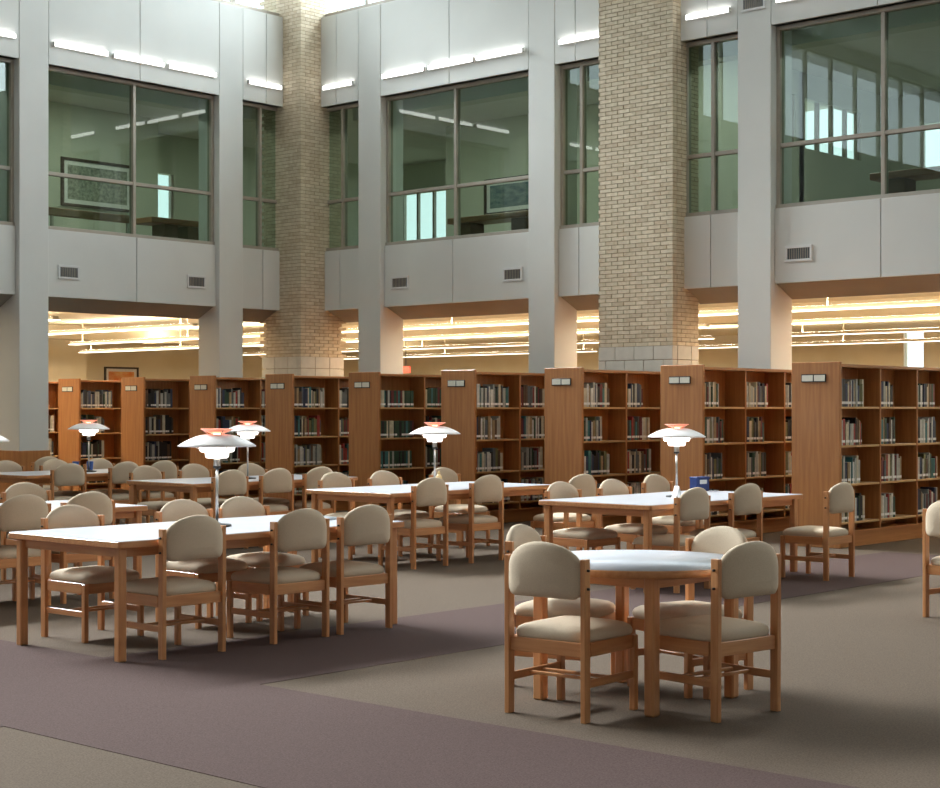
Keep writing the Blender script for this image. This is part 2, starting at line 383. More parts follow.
def daylight_window(axis, plane, cuts, z0, z1):
    wn[0] += 1
    w = empty('window_%d' % wn[0], kind='structure')
    B = (lambda p, q, d0, d1, r, t: (plane + d0, plane + d1, p, q, r, t)) if axis == 'R' else (lambda p, q, d0, d1, r, t: (p, q, plane + d0, plane + d1, r, t))
    for p, q in zip(cuts[:-1], cuts[1:]): part('pane', w, B(p + .03, q - .03, .07, .08, z0, z1), M['glass_clear'])
    for c in cuts: part('mullion', w, B(c - .03, c + .03, .04, .11, z0, z1), M['frame_metal'])
daylight_window('L', 14.0, [23.18, 23.57], 5.9, 6.74); daylight_window('L', 14.0, [23.93, 24.4, 24.87, 25.34, 25.77], 5.9, 6.74)
daylight_window('R', 26.8, [12.33, 12.85, 13.37], 5.7, 6.6)
daylight_window('R', 26.8, [24.33, 24.8, 25.3, 25.8, 26.27], 4.6, 6.5); daylight_window('L', 26.8, [19.83, 20.25, 20.67], 4.7, 6.35)
# wooden rails along the upper walkways
def upper_rail(side, a0, a1, label):
    t = empty('handrail', (0, 0, 0), label=label, cat='handrail')
    d = 1.15
    part('rail', t, wbox(side, a0, a1, d, d + .07, 4.60, 4.73), M['rail_wood'], .01)
    n = int((a1 - a0) / 1.3)
    for k in range(n + 1):
        x = a0 + .1 + (a1 - a0 - .2) * k / n
        part('post', t, wbox(side, x - .02, x + .02, d + .015, d + .055, 3.6, 4.60), M['frame_metal'])
upper_rail('L', 10.2, 16.2, 'long brown wooden handrail behind the big window with framed print')
def bench(side, a0, a1, d, label):
    t = empty('bench', (0, 0, 0), label=label, cat='bench')
    part('bench_top', t, wbox(side, a0, a1, d, d + .5, 4.72, 4.82), M['rail_wood'], .01)
    for x in (a0 + .3, a1 - .5): part('leg', t, wbox(side, x, x + .3, d + .05, d + .4, 3.6, 4.72), M['couch'], .01)
bench('R', 17.0, 19.0, 1.6, 'long wooden counter below the dark framed print upstairs')
bench('R', 9.0, 11.0, 1.6, 'long wooden counter in the upper room with tall daylight windows')
bench('L', 16.9, 18.2, 1.6, 'brown wooden counter behind the right pane of upper window')
dl_mesh = MB().lathe([(0, -.012), (.085, -.012), (.085, 0)], 20).mesh('downlight_lens', M['downlight'])
dr_mesh = MB().lathe([(.085, -.02), (.12, -.012), (.12, 0), (.085, 0)], 20, closed=True).mesh('downlight_trim', M['vent_white'])
for i, (x, y) in enumerate(((15.2, 23.2), (17.4, 23.6), (12.6, 23.0), (21.2, 17.9), (21.4, 19.9), (20.8, 15.6), (22.6, 24.0), (21.3, 12.4), (21.6, 10.6), (21.6, 8.0))):
    t = empty('recessed_downlight', (x, y, RZ), label='small round recessed downlight in the ceiling of the upper room with ' + ('the grey print' if y > 22 else 'the wooden bench' if y > 14 else 'daylight panes'), cat='ceiling light', group='recessed downlights upstairs')
    obj('lens', dl_mesh, t); obj('trim_ring', dr_mesh, t)
    l = bpy.data.lights.new('downlight', 'AREA'); l.shape = 'DISK'; l.size = .16; l.energy = 34; l.color = (1, .94, .84)
    obj('bulb', l, t, (0, 0, -.02))

# ------------------------------------------------------------------ brick column and brick corner pier
CH, BL, JT = .0585, .2125, .009
brick_meshes = [bx(-(BL - JT) / 2, (BL - JT) / 2, -.05, .05, 0, CH - JT, M[m], 'brick') for m in ('brick_a', 'brick_b', 'brick_c')]
BM = [M['brick_a'], M['brick_b'], M['brick_c']]
ZB = 2.435
bc = empty('brick_column', (BCU, (BC0 + BC1) / 2, 0), label='broad tan brick column with pale block base between the window bays', cat='column')
hw, dpt = (BC1 - BC0) / 2, .64
def cpart(name, x0, x1, y0, y1, z0, z1, m, bev=0): return part(name, bc, (x0, x1, y0, y1, z0, z1), m, bev)
cpart('mortar_core', .008, dpt - .008, -hw + .008, hw - .008, 0, Z_ROOF, M['mortar'])
rest = MB(); cand = []
nrow = int((Z_ROOF - ZB) / CH)
for r in range(nrow):
    z = ZB + r * CH
    off = (r % 2) * BL / 2
    # front face (towards -X), along local y; the face towards -Y, along local x; the face towards +Y
    y = -hw - off
    while y < hw - .01:
        y0, y1 = max(y, -hw), min(y + BL, hw)
        if y1 - y0 > .03: cand.append((r, 'f', y0 + JT / 2, y1 - JT / 2, z))
        y += BL
    for s in ('n', 'p'):
        x = .1 - off
        while x < dpt - .01:
            x0, x1 = max(x, .1), min(x + BL, dpt)
            if x1 - x0 > .03: cand.append((r, s, x0 + JT / 2, x1 - JT / 2, z))
            x += BL
made = 0
for r, s, p, q, z in cand:
    mi = random.choice((0, 0, 1, 2)); z1 = z + CH - JT; pr = random.uniform(0, .002)
    full = abs((q - p) - (BL - JT)) < .002
    if s == 'f' and full and made < 300 and r > 0:
        o = obj('brick', brick_meshes[mi], bc, (.05 - pr, (p + q) / 2, z), (0, 0, R(90))); made += 1
    elif s == 'f': rest.box(-pr, .1, p, q, z, z1, mi)
    elif s == 'n': rest.box(p, q, -hw - pr, -hw + .05, z, z1, mi)
    else: rest.box(p, q, hw - .05, hw + pr, z, z1, mi)
obj('brickwork', rest.mesh('brickwork', BM), bc, kind='stuff')
bw, bh = .335, .2
for r in range(12):
    z1 = ZB - JT / 2 - r * bh; z0 = max(z1 - bh + JT, 0)
    y = -hw - (r % 2) * bw / 2
    while y < hw - .01:
        y0, y1 = max(y, -hw), min(y + bw, hw)
        if y1 - y0 > .03: cpart('block', 0, .12, y0 + .004, y1 - .004, z0, z1, M['block'], .004)
        y += bw
    x = .124
    while x < dpt - .01:
        cpart('block', x, min(x + bw - .008, dpt), -hw, -hw + .1, z0, z1, M['block'], .004); x += bw
# corner pier
cp = empty('wall_corner', (PX_C, PY_C, 0), kind='structure')
W = .9
part('mortar_core', cp, (.008, W, .008, W, 0, Z_ROOF), M['mortar'])
rest = MB()
for r in range(nrow):
    z = ZB + r * CH; off = (r % 2) * BL / 2
    p = -off
    while p < W:
        p0 = max(p, 0)
        if p0 == 0: rest.box(-random.uniform(0, .002), .1, .0, p + BL - JT, z, z + CH - JT, random.randrange(3))
        else: rest.box(-random.uniform(0, .002), .05, p0, p + BL - JT, z, z + CH - JT, random.randrange(3))
        if p >= 0:
            rest.box(max(p0, .1), p + BL - JT, -random.uniform(0, .002), .05, z, z + CH - JT, random.randrange(3))
        p += BL
obj('brickwork', rest.mesh('brickwork', BM), cp, kind='stuff')
for r in range(3):
    z1 = ZB - JT / 2 - r * bh; z0 = z1 - bh + JT
    p = 0
    while p < W - .1:
        part('block', cp, (0, .1, p + (.1 if p == 0 else 0), p + bw - .008, z0, z1), M['block'], .004)
        part('block', cp, (p, p + bw - .008, 0, .1 if p == 0 else .08, z0, z1), M['block'], .004)
        p += bw

# ------------------------------------------------------------------ wall strip lights, grilles
def strip(side, a0, a1, label):
    t = empty('wall_strip_light', (0, 0, 0), label=label, cat='wall light', group='white strip lights above the upper windows')
    part('housing', t, wbox(side, a0, a1, -.03, 0, 6.962, 6.972), M['vent_white'])
    part('tube', t, wbox(side, a0 + .008, a1 - .008, -.05, -.004, 6.972, 7.032), M['tube'], .008)
    for a in (a0, a1 - .008): part('end_cap', t, wbox(side, a, a + .008, -.05, 0, 6.965, 7.034), M['vent_white'])
NM = ['first', 'second', 'third']
def strips(side, lst, where):
    for k, (a0, a1) in enumerate(lst):
        lab = ('%s white strip light %s' % (NM[k], where)) if len(lst) > 1 else 'short white strip light ' + where
        strip(side, a0, a1, lab)
strips('L', [(13.88, 14.85), (14.95, 15.92), (16.0, 16.97)], 'from the far pier above the window showing a framed print')
strips('L', [(10.15, 11.12), (11.21, 12.19), (12.26, 13.23)], 'above the outermost left wall window')
strips('L', [(17.65, 18.38)], 'beside the corner pier on the framed print side')
strips('R', [(19.64, 20.37)], 'beside the corner pier on the bench side')
strips('R', [(17.99, 18.95), (16.93, 17.9), (15.92, 16.87)], 'from the corner pier above the window with bench')
strips('R', [(14.42, 15.22)], 'between pale pier and broad brick column, corner side')
strips('R', [(12.23, 12.95)], 'beside the broad brick column on the last big window side')
strips('R', [(10.5, 11.5), (9.45, 10.42), (8.4, 9.37)], 'from the brick column above the window with daylight panes')
def grille(side, a0, a1, z0, z1, label):
    t = empty('air_grille', (0, 0, 0), label=label, cat='vent', group='air grilles on the walls')
    f = .035
    dd = REC if z0 < 6 else 0
    B = lambda p, q, d0, d1, r, s: wbox(side, p, q, dd - d1, dd - d0, r, s)
    part('backing', t, B(a0 + f, a1 - f, 0, .004, z0 + f, z1 - f), M['vent_dark'])
    part('frame_rail', t, B(a0, a1, 0, .016, z0, z0 + f), M['vent_white'], .003); part('frame_rail', t, B(a0, a1, 0, .016, z1 - f, z1), M['vent_white'], .003)
    part('frame_stile', t, B(a0, a0 + f, 0, .016, z0 + f, z1 - f), M['vent_white'], .003); part('frame_stile', t, B(a1 - f, a1, 0, .016, z0 + f, z1 - f), M['vent_white'], .003)
    n = 10
    for k in range(1, n):
        x = a0 + f + (a1 - a0 - 2 * f) * k / n
        part('louvre', t, B(x - .004, x + .004, .004, .013, z0 + f, z1 - f), M['frame_metal'])
for s, a0, a1, lab in (('L', 14.03, 14.41, 'small grey air grille under the framed print window, by the wooden wainscot pier'),
                       ('L', 16.46, 16.84, 'small grey air grille under the framed print window, towards brick corner pier'),
                       ('R', 18.45, 18.85, 'small grey air grille under the bench window, towards brick corner pier'),
                       ('R', 16.03, 16.42, 'small grey air grille under the bench window, towards broad brick column'),
                       ('R', 11.02, 11.43, 'small grey air grille under the window with daylight panes')):
    grille(s, a0, a1, 3.505, 3.72, lab)
grille('R', 11.68, 12.06, 6.93, 7.13, 'dark air grille high on the pier beside the broad brick column')

# ------------------------------------------------------------------ gallery pendant lights
def pendant(u, v0, v1, label, hw=.05, z=2.95):
    t = empty('pendant_light', (u, v0, 0), label=label, cat='pendant light', group='long pendant lights in the galleries')
    L = v1 - v0
    part('housing', t, (-.05, .05, 0, L, z, z + .055), M['fixture'])
    part('lamp_tube', t, (-hw, hw, .02, L - .02, z - .012, z), M['tube_warm'])
    part('uplight_tube', t, (-.045, .045, .02, L - .02, z + .0552, z + .0556), M['tube_up'])
    l = bpy.data.lights.new('pendant_glow', 'AREA'); l.shape = 'RECTANGLE'; l.size = .16; l.size_y = L - .1; l.energy = (18 if u > 18 else 8) * L; l.color = (1, .89, .68)
    obj('glow', l, t, (0, L / 2, z - .03))
    n = max(2, int(L / 3))
    for k in range(n):
        y = .4 + (L - .8) * k / (n - 1)
        part('stem', t, (-.008, .008, y - .008, y + .008, z + .0556, CZ), M['fixture'])
for k, (u, v0, v1) in enumerate(((11.4, 22.0, 33), (14.6, 21.9, 34), (17.35, 21.9, 33), (20.4, 4.0, 30.0), (23.4, 3.0, 14.6), (23.4, 15.6, 34), (27.2, 2.0, 16.4), (27.2, 18.0, 34), (31.2, 2.0, 21.5), (31.2, 24.0, 34))):
    pendant(u, v0, v1, '%s long pendant light hanging in the cream gallery, counted from the wainscot pier' % ('first second third fourth fifth sixth seventh eighth ninth tenth'.split()[k]), .1 if u < 24 else .05)
t = obj('exit_sign', bx(-.02, .02, -.14, .14, 0, .16, M['red_sign'], 'exit_sign', .005), None, (28.0, 27.3, 2.42), label='small red lit sign hanging over the bookcases by brick corner pier', cat='sign')
part('hanger', t, (-.006, .006, -.006, .006, .16, CZ - 2.42), M['dark_metal'])

# ------------------------------------------------------------------ bookcase ranges
BAY, NB, RW = .905, 6, .61
UE, VE, PITCH = 16.05, 9.58, 1.803
SH = [.27, .695, 1.125, 1.555]; TOPZ = 2.04
def make_range(k):
    t = empty('bookcase', (UE, VE - RW + k * PITCH, 0))
    L = NB * BAY
    part('end_panel', t, (0, .045, 0, RW, 0, 2.065), M['oak_z'], .006)
    part('end_panel', t, (L + .045, L + .09, 0, RW, 0, 2.065), M['oak_z'], .006)
    part('top_board', t, (.045, L + .045, .0, RW, TOPZ - .035, TOPZ), M['oak_x'], .004)
    part('plinth', t, (.045, L + .045, .03, RW - .03, 0, .16), M['oak_x'], .004)
    part('deck', t, (.045, L + .045, .01, RW - .01, .16, .18), M['oak_x'])
    part('back_panel', t, (.045, L + .045, RW / 2 - .008, RW / 2 + .008, .18, TOPZ - .035), M['oak_z'])
    for b in range(1, NB):
        x = .045 + b * BAY
        part('divider', t, (x - .016, x + .016, .01, RW - .01, .18, TOPZ - .035), M['oak_z'], .003)
    sm = bx(-BAY / 2 + .017, BAY / 2 - .017, -.137, .137, -.012, .012, M['oak_shelf'], 'shelf', .003)
    for b in range(NB):
        for z in SH:
            obj('shelf', sm, t, (.045 + (b + .5) * BAY, .152, z))
            obj('shelf', sm, t, (.045 + (b + .5) * BAY, RW - .152, z))
    s = empty('sign_holder', (0, RW / 2 + .02, 1.885)); s.parent = t
    part('sign_frame', s, (-.012, 0, -.155, .155, -.045, .045), M['dark_metal'], .003)
    part('card', s, (-.014, -.012, .008, .145, -.034, .034), M['card']); part('card', s, (-.014, -.012, -.145, -.008, -.034, .034), M['card'])
    return t
r0 = make_range(0); reg(r0)
ORD = ['first', 'second', 'third', 'fourth', 'fifth', 'sixth', 'seventh', 'eighth', 'ninth', 'tenth']
ranges = []
for k in range(10):
    t = r0 if k == 0 else copy_tree(r0)
    t.location = (UE, VE - RW + k * PITCH, 0)
    t['label'] = 'oak bookcase range with end panel beside the lone chair' if k == 0 else '%s oak bookcase range counted from the one beside the lone chair' % ORD[k]
    t['category'] = 'bookcase'; t['group'] = 'oak bookcase ranges'
    ranges.append(t)

# ------------------------------------------------------------------ books
bk_cache = {}
def book_mesh(ci, th, h, d):
    key = (ci, th, h)
    if key not in bk_cache:
        mb = MB()
        mb.box(-th / 2, th / 2, 0, d, 0, h, 0)
        bk_cache[key] = mb.mesh('book', M['book_' + BOOKC[ci][0].replace(' ', '_')], .002)
    return bk_cache[key]
lab_cache = {}
def lab_mesh(th):
    if th not in lab_cache: lab_cache[th] = bx(-th / 2 + .001, th / 2 - .001, -.0015, .0004, 0, .028, M['paper'], 'spine_label')
    return lab_cache[th]
SHN = {1.555: 'top', 1.125: 'second', .695: 'third', .27: 'lowest'}
books = 0
bulk = MB(); bulk_mats = [M['book_' + n.replace(' ', '_')] for n, _ in BOOKC] + [M['paper']]
FILL = {0: .48, 1: .42, 2: .55, 3: .68, 4: .60, 5: .60, 6: .62, 7: .66, 8: .66, 9: .6}
PAL = {4: [0, 0, 0, 0, 6, 3, 4, 5, 1], 7: [3, 8, 2, 5, 1, 3, 7], 8: [3, 3, 8, 2, 1, 0, 11]}
BASEPAL = [0, 1, 1, 2, 3, 3, 4, 5, 6, 7, 8, 8, 9, 10, 11, 11, 12, 1, 5]
VIS = {0: 4, 1: 3, 2: 3, 3: 2, 4: 2, 5: 2, 6: 2, 7: 2, 8: 2, 9: 2}
for k in range(10):
    y = VE - RW + k * PITCH + .035
    for b in range(VIS[k]):
        for z in (1.555, 1.125, .695, .27):
            x = UE + .045 + b * BAY + .02
            end = x + (BAY - .04) * min(.97, FILL[k] + random.uniform(-.14, .16))
            while x < end:
                ci = random.choice(PAL.get(k, BASEPAL))
                th = random.choice((.022, .03, .036, .044, .052)); h = random.choice((.24, .26, .28, .295, .31))
                d = .19; cx = x + th / 2; zz = z + .012
                if k == 4 and b == 0: h = .24
                set_back = random.choice((0, 0, .004, .008))
                want = books < 300 and (k <= 4) and (b < 2 or k == 0 and b < 3) and not (z == .27 and k >= 1)
                if want:
                    nm, sh = BOOKC[ci][0], SHN[z]
                    o = obj('book', book_mesh(ci, th, h, d), None, (cx, y + set_back, zz),
                            label='%s %s %s book, %s shelf, %s bay, %s bookcase from the lone chair' % ('thin' if th < .033 else 'thick', 'tall' if h > .27 else 'short', nm, sh, ORD[b], ORD[k]), cat='book', group='%s books on the %s bookcase range' % (nm, ORD[k]))
                    if random.random() < .88: obj('spine_label', lab_mesh(th), o, (0, 0, .03))
                    books += 1
                else:
                    bulk.box(cx - th / 2, cx + th / 2, y + set_back, y + set_back + d, zz, zz + h, ci)
                    if random.random() < .88: bulk.box(cx - th / 2 + .001, cx + th / 2 - .001, y + set_back - .0015, y + set_back, zz + .03, zz + .058, len(bulk_mats) - 1)
                x += th + .0015
bo = obj('shelved_books', bulk.mesh('shelved_books', bulk_mats), label='distant rows of library books with white spine labels on far bookcases', cat='books', kind='stuff')

# ------------------------------------------------------------------ chairs
def arch_outline():
    pts = []; w, r = .222, .05
    for k in range(5):
        a = math.pi + math.pi / 2 * k / 4; pts.append((-w + r + r * math.cos(a), .60 + r + r * math.sin(a)))
    for k in range(5):
        a = -math.pi / 2 + math.pi / 2 * k / 4; pts.append((w - r + r * math.cos(a), .60 + r + r * math.sin(a)))
    for k in range(17):
        a = math.pi * k / 16; pts.append((w * math.cos(a), .735 + .145 * (max(0, math.sin(a)) ** .92)))
    return pts
def backrest_mesh():
    o = arch_outline(); cz = .72
    def ring(ins, y):
        out = []
        for x, z in o:
            sx, sz = x * (1 - ins / .222), cz + (z - cz) * (1 - ins / .145)
            out.append((sx, y - .042 * (1 - (sx / .222) ** 2), sz))
        return out
    lay = [(.09, -.030), (.045, -.028), (.016, -.024), (.003, -.014), (0, 0), (.003, .014), (.016, .024), (.045, .030), (.09, .034)]
    return MB().rings([ring(i, y) for i, y in lay]).mesh('backrest', M['upholstery'])
def seat_mesh():
    def ring(hx, hy, z):
        out = []
        for k in range(36):
            a = 2 * math.pi * k / 36; c, s = math.cos(a), math.sin(a); e = .32
            fx = hx * (1 + .035 * (1 if s > 0 else -1) * abs(s) ** .5)
            out.append((fx * math.copysign(abs(c) ** e, c), .01 + hy * math.copysign(abs(s) ** e, s), z))
        return out
    lay = [(.205, .215, .380), (.226, .234, .385), (.234, .240, .400), (.234, .240, .418), (.226, .232, .434), (.20, .21, .448), (.15, .16, .460), (.08, .085, .466)]
    return MB().rings([ring(*l) for l in lay]).mesh('seat', M['upholstery'])
CHM = {}
def make_chair():
    t = empty('reading_chair', (0, 0, 0))
    oz, ox, oy = M['chair_oak_z'], M['chair_oak_x'], M['chair_oak_y']
    post = MB().prism([(-.024, 0), (.024, 0), (.024, .34), (.021, .80), (-.027, .80), (-.025, .34)], 'x', -.014, .014).mesh('leg', oz, .004, 2)
    bolt = MB().lathe([(0, .0125), (.006, .0125), (.007, .0)], 10).mesh('bolt', M['dark_metal'])
    for s in (-1, 1):
        p = obj('leg', post, t, (s * .231, -.225, 0))
        for z in (.655, .745): obj('bolt', bolt, p, (s * .0133, -.003, z), (0, R(90 * s), 0))
    fl = bx(-.017, .017, -.019, .019, 0, .385, oz, 'leg', .004)
    for s in (-1, 1): obj('leg', fl, t, (s * .226, .222, 0))
    sr = bx(-.0115, .0115, -.19, .19, 0, .07, oy, 'side_rail', .003); fr = bx(-.209, .209, -.0115, .0115, 0, .07, ox, 'front_rail', .003)
    for s in (-1, 1): obj('side_rail', sr, t, (s * .226, .005, .318))
    rr = bx(-.217, .217, -.0115, .0115, 0, .07, ox, 'rear_rail', .003)
    obj('front_rail', fr, t, (0, .222, .318)); obj('rear_rail', rr, t, (0, -.225, .318))
    ss = bx(-.009, .009, -.205, .205, 0, .04, oy, 'side_stretcher', .003)
    for s in (-1, 1): obj('side_stretcher', ss, t, (s * .226, .0, .165))
    cs = MB().box(-.218, .218, -.012, .012, 0, .016).mesh('cross_stretcher', ox, .004, 2)
    for y in (-.06, .05): obj('cross_stretcher', cs, t, (0, y, .178))
    obj('seat', seat_mesh(), t); obj('backrest', backrest_mesh(), t, (0, -.234, 0))
    return t
ch0 = make_chair(); reg(ch0); ch_used = [False]
def chair(u, v, face, label, group, jit=0):
    """u, v: middle of the backrest; face: '+v', '-v', '+u', '-u'"""
    rz = {'+v': 0, '-v': math.pi, '+u': -math.pi / 2, '-u': math.pi / 2}[face] + jit
    f = (-math.sin(rz), math.cos(rz))
    t = ch0 if not ch_used[0] else copy_tree(ch0)
    ch_used[0] = True
    t.location = (u + .225 * f[0], v + .225 * f[1], 0); t.rotation_euler = (0, 0, rz)
    tag(t, label, 'chair', group)
    return t

# ------------------------------------------------------------------ tables
def rrect(x0, x1, y0, y1, r, n=5):
    pts = []
    for cx, cy, a0 in ((x1 - r, y1 - r, 0), (x0 + r, y1 - r, 90), (x0 + r, y0 + r, 180), (x1 - r, y0 + r, 270)):
        for k in range(n + 1):
            a = R(a0 + 90 * k / n); pts.append((cx + r * math.cos(a), cy + r * math.sin(a)))
    return pts
TL, TW, TH = 2.44, 1.165, .737
def make_table():
    t = empty('reading_table', (0, 0, 0))
    edge = MB().prism(rrect(-.01, TL + .01, -.025, TW + .03, .022), 'z', TH - .042, TH - .003).mesh('edge_band', M['chair_oak_x'], .003)
    top = MB().prism(rrect(-.004, TL + .004, -.019, TW + .024, .018), 'z', TH - .006, TH).mesh('table_top', M['laminate'])
    obj('edge_band', edge, t); obj('table_top', top, t)
    lg = bx(-.029, .029, -.029, .029, 0, TH - .042, M['chair_oak_z'], 'leg', .008)
    for x in (.05, TL - .05):
        for y in (.05, TW - .05): obj('leg', lg, t, (x, y, 0))
    a1 = bx(-TL / 2 + .08, TL / 2 - .08, -.011, .011, 0, .06, M['chair_oak_x'], 'apron', .002); a2 = bx(-.011, .011, -TW / 2 + .08, TW / 2 - .08, 0, .06, M['chair_oak_y'], 'apron', .002)
    for y in (.06, TW - .06): obj('apron', a1, t, (TL / 2, y, TH - .102))
    for x in (.06, TL - .06): obj('apron', a2, t, (x, TW / 2, TH - .102))
    return t
tb0 = make_table(); reg(tb0)
TABLES = {
    'T1': (5.86, 8.13, 'long white topped reading table by the dark carpet corner, magazine on its end'),
    'Tr': (11.05, 7.95, 'long white topped reading table carrying the blue box and folded card'),
    'Tm': (11.00, 10.93, 'long white topped reading table carrying the small cream bottle'),
    'Tl': (11.00, 13.92, 'long white topped reading table between cream bottle table and blue cup table'),
    'Tf': (11.00, 17.15, 'long white topped reading table carrying two blue cups'),
    'Ts': (5.80, 11.05, 'long white topped reading table in the row behind the magazine table'),
}
for i, (k, (u, v, lab)) in enumerate(TABLES.items()):
    t = tb0 if i == 0 else copy_tree(tb0)
    t.location = (u, v, 0); tag(t, lab, 'table', 'long reading tables')

# round table
RT = (7.0, 5.12)
t = empty('round_table', (RT[0], RT[1], 0), label='round white topped wooden table with four chairs on open carpet', cat='table')
obj('edge_band', MB().lathe([(0, TH - .042), (.604, TH - .042), (.61, TH - .036), (.61, TH - .006), (.606, TH - .003), (0, TH - .003)], 72).mesh('edge_band', M['chair_oak_x']), t)
obj('table_top', MB().lathe([(0, TH - .004), (.603, TH - .004), (.603, TH), (0, TH)], 72).mesh('table_top', M['laminate']), t)
lg = bx(-.031, .031, -.031, .031, 0, TH - .042, M['chair_oak_z'], 'leg', .009)
for sx in (-1, 1):
    for sy in (-1, 1): obj('leg', lg, t, (sx * .36, sy * .36, 0))
for s in (-1, 1):
    part('apron', t, (-.32, .32, s * .36 - .011, s * .36 + .011, TH - .1, TH - .042), M['chair_oak_x'], .002)
    part('apron', t, (s * .36 - .011, s * .36 + .011, -.32, .32, TH - .1, TH - .042), M['chair_oak_y'], .002)
G = 'beige padded oak reading chairs'
chair(6.265, 5.13, '+u', 'beige padded oak chair at the round table, backed to the magazine table corner', G, R(4))
chair(6.955, 4.41, '+v', 'beige padded oak chair at the round table, backed to the empty carpet', G, R(-7))
chair(7.086, 5.95, '-v', 'beige padded oak chair at the round table, on the side of the lamp tables', G, R(16))
chair(7.68, 5.05, '-u', 'beige padded oak chair at the round table, on the bookcase side', G, R(-12))
DESC = {'T1': 'magazine table', 'Tr': 'blue box table', 'Tm': 'cream bottle table', 'Tl': 'table behind cream bottle table', 'Tf': 'blue cup table', 'Ts': 'table behind the magazine table'}
SIDE = {'+v': 'carpet side', '-v': 'framed print side'}
POS = ['far from bookcases', 'middle place', 'bookcase end']
def row(tk, face, lst):
    for (u, v), p in lst:
        chair(u, v, face, 'beige oak chair at the %s, %s, %s' % (DESC[tk], SIDE[face], POS[p]), G, random.uniform(-.02, .02))
row('T1', '+v', [((6.365, 8.06), 0), ((7.26, 8.06), 1), ((7.86, 8.06), 2)])
row('T1', '-v', [((6.46, 9.48), 0), ((7.4, 9.46), 1), ((7.95, 9.46), 2)])
row('Tr', '+v', [((11.46, 7.80), 0), ((12.4, 7.87), 1)])
row('Tr', '-v', [((11.56, 9.27), 0), ((12.31, 9.25), 1), ((13.5, 9.61), 2)])
row('Tm', '+v', [((11.47, 10.86), 0), ((12.30, 10.86), 1), ((13.12, 10.3), 2)])
row('Tm', '-v', [((11.73, 12.45), 0), ((12.37, 12.37), 1), ((13.53, 12.57), 2)])
row('Tl', '+v', [((11.45, 13.85), 0), ((12.12, 13.85), 1), ((12.77, 13.85), 2)])
row('Tl', '-v', [((11.65, 15.6), 0), ((12.44, 15.7), 1), ((13.01, 15.32), 2)])
row('Tf', '+v', [((11.5, 16.98), 0), ((12.4, 17.07), 1), ((12.99, 17.07), 2)])
row('Tf', '-v', [((11.6, 18.49), 0), ((12.34, 18.5), 1), ((12.99, 18.45), 2)])
row('Ts', '+v', [((7.02, 10.98), 1), ((7.62, 10.98), 2)])
row('Ts', '-v', [((8.18, 12.73), 2)])
chair(13.17, 7.37, '+v', 'lone beige padded oak chair pulled out beside the oak bookcase end panel', G)
chair(13.02, 19.75, '+v', 'beige padded oak chair standing by the wooden wainscot pier', G)
chair(11.15, 5.31, '+u', 'beige padded oak chair standing alone on the carpet past the round table', G, R(-8))

# ------------------------------------------------------------------ table lamps
def make_lamp():
    t = empty('table_lamp', (0, 0, 0))
    base = obj('base', MB().lathe([(0, 0), (.095, 0), (.1, .006), (.096, .014), (.03, .022), (.012, .03), (0, .03)], 32).mesh('base', M['dark_metal']), t)
    obj('pole', MB().lathe([(0, .02), (.0095, .02), (.0095, .44), (0, .44)], 16).mesh('pole', M['steel']), t)
    k = obj('socket', MB().lathe([(0, .40), (.017, .40), (.024, .41), (.024, .465), (.018, .48), (0, .48)], 20).mesh('socket', M['steel']), t)
    obj('switch', MB().lathe([(.0, .40), (.02, .395), (.027, .402), (.027, .412), (.0, .415)], 16).mesh('switch', M['dark_metal']), k)
    obj('lower_shade', MB().lathe([(.0, .466), (.070, .466), (.078, .474), (.082, .503), (.0, .503)], 40, closed=True).mesh('lower_shade', M['lamp_opal']), t)
    obj('middle_shade', MB().lathe([(.0, .507), (.108, .507), (.118, .516), (.123, .548), (.0, .548)], 40, closed=True).mesh('middle_shade', M['lamp_opal']), t)
    dome = []
    for i in range(13):
        a = i / 12; r = .265 - .215 * a; z = .550 + .078 * math.sin(a * math.pi / 2) ** .9
        dome.append((r, z))
    inner = [(r - .002, z - .006) for r, z in reversed(dome)]
    obj('main_shade', MB().lathe(dome + inner, 56, closed=True).mesh('main_shade', M['lamp_white']), t)
    obj('bulb', MB().lathe([(0, .55), (.03, .555), (.036, .58), (.03, .61), (.022, .635), (.014, .650), (0, .652)], 24).mesh('bulb', M['lamp_bulb']), t)
    obj('top_shade', MB().lathe([(.035, .632), (.075, .645), (.112, .662), (.112, .665), (.073, .650), (.035, .637)], 40, closed=True).mesh('top_shade', M['lamp_red']), t)
    obj('finial', MB().lathe([(0, .653), (.03, .652), (.03, .657), (0, .663)], 20).mesh('finial', M['lamp_red']), t)
    for z0 in (0,):
        mb = MB()
        for i in range(3):
            a = 2 * math.pi * i / 3; c, s = math.cos(a), math.sin(a)
            mb.rings([[(c * r_ - s * .003, s * r_ + c * .003, z_ - .003), (c * r_ + s * .003, s * r_ - c * .003, z_ - .003), (c * r_ + s * .003, s * r_ - c * .003, z_ + .003), (c * r_ - s * .003, s * r_ + c * .003, z_ + .003)] for r_, z_ in ((.02, .47), (.11, .52), (.2, .572), (.06, .628), (.1, .658))])
        obj('strut', mb.mesh('strut', M['steel']), t)
    return t
lamp0 = make_lamp(); reg(lamp0)
LAMPS = [('T1', 7.08, 8.70, 'magazine table'), ('Tr', 12.27, 8.52, 'blue box table'), ('Tm', 12.2, 11.48, 'cream bottle table'),
         ('Tl', 12.21, 14.45, 'table behind cream bottle table'), ('Tf', 12.24, 17.62, 'blue cup table'), ('Ts', 6.92, 11.5, 'table behind the magazine table')]
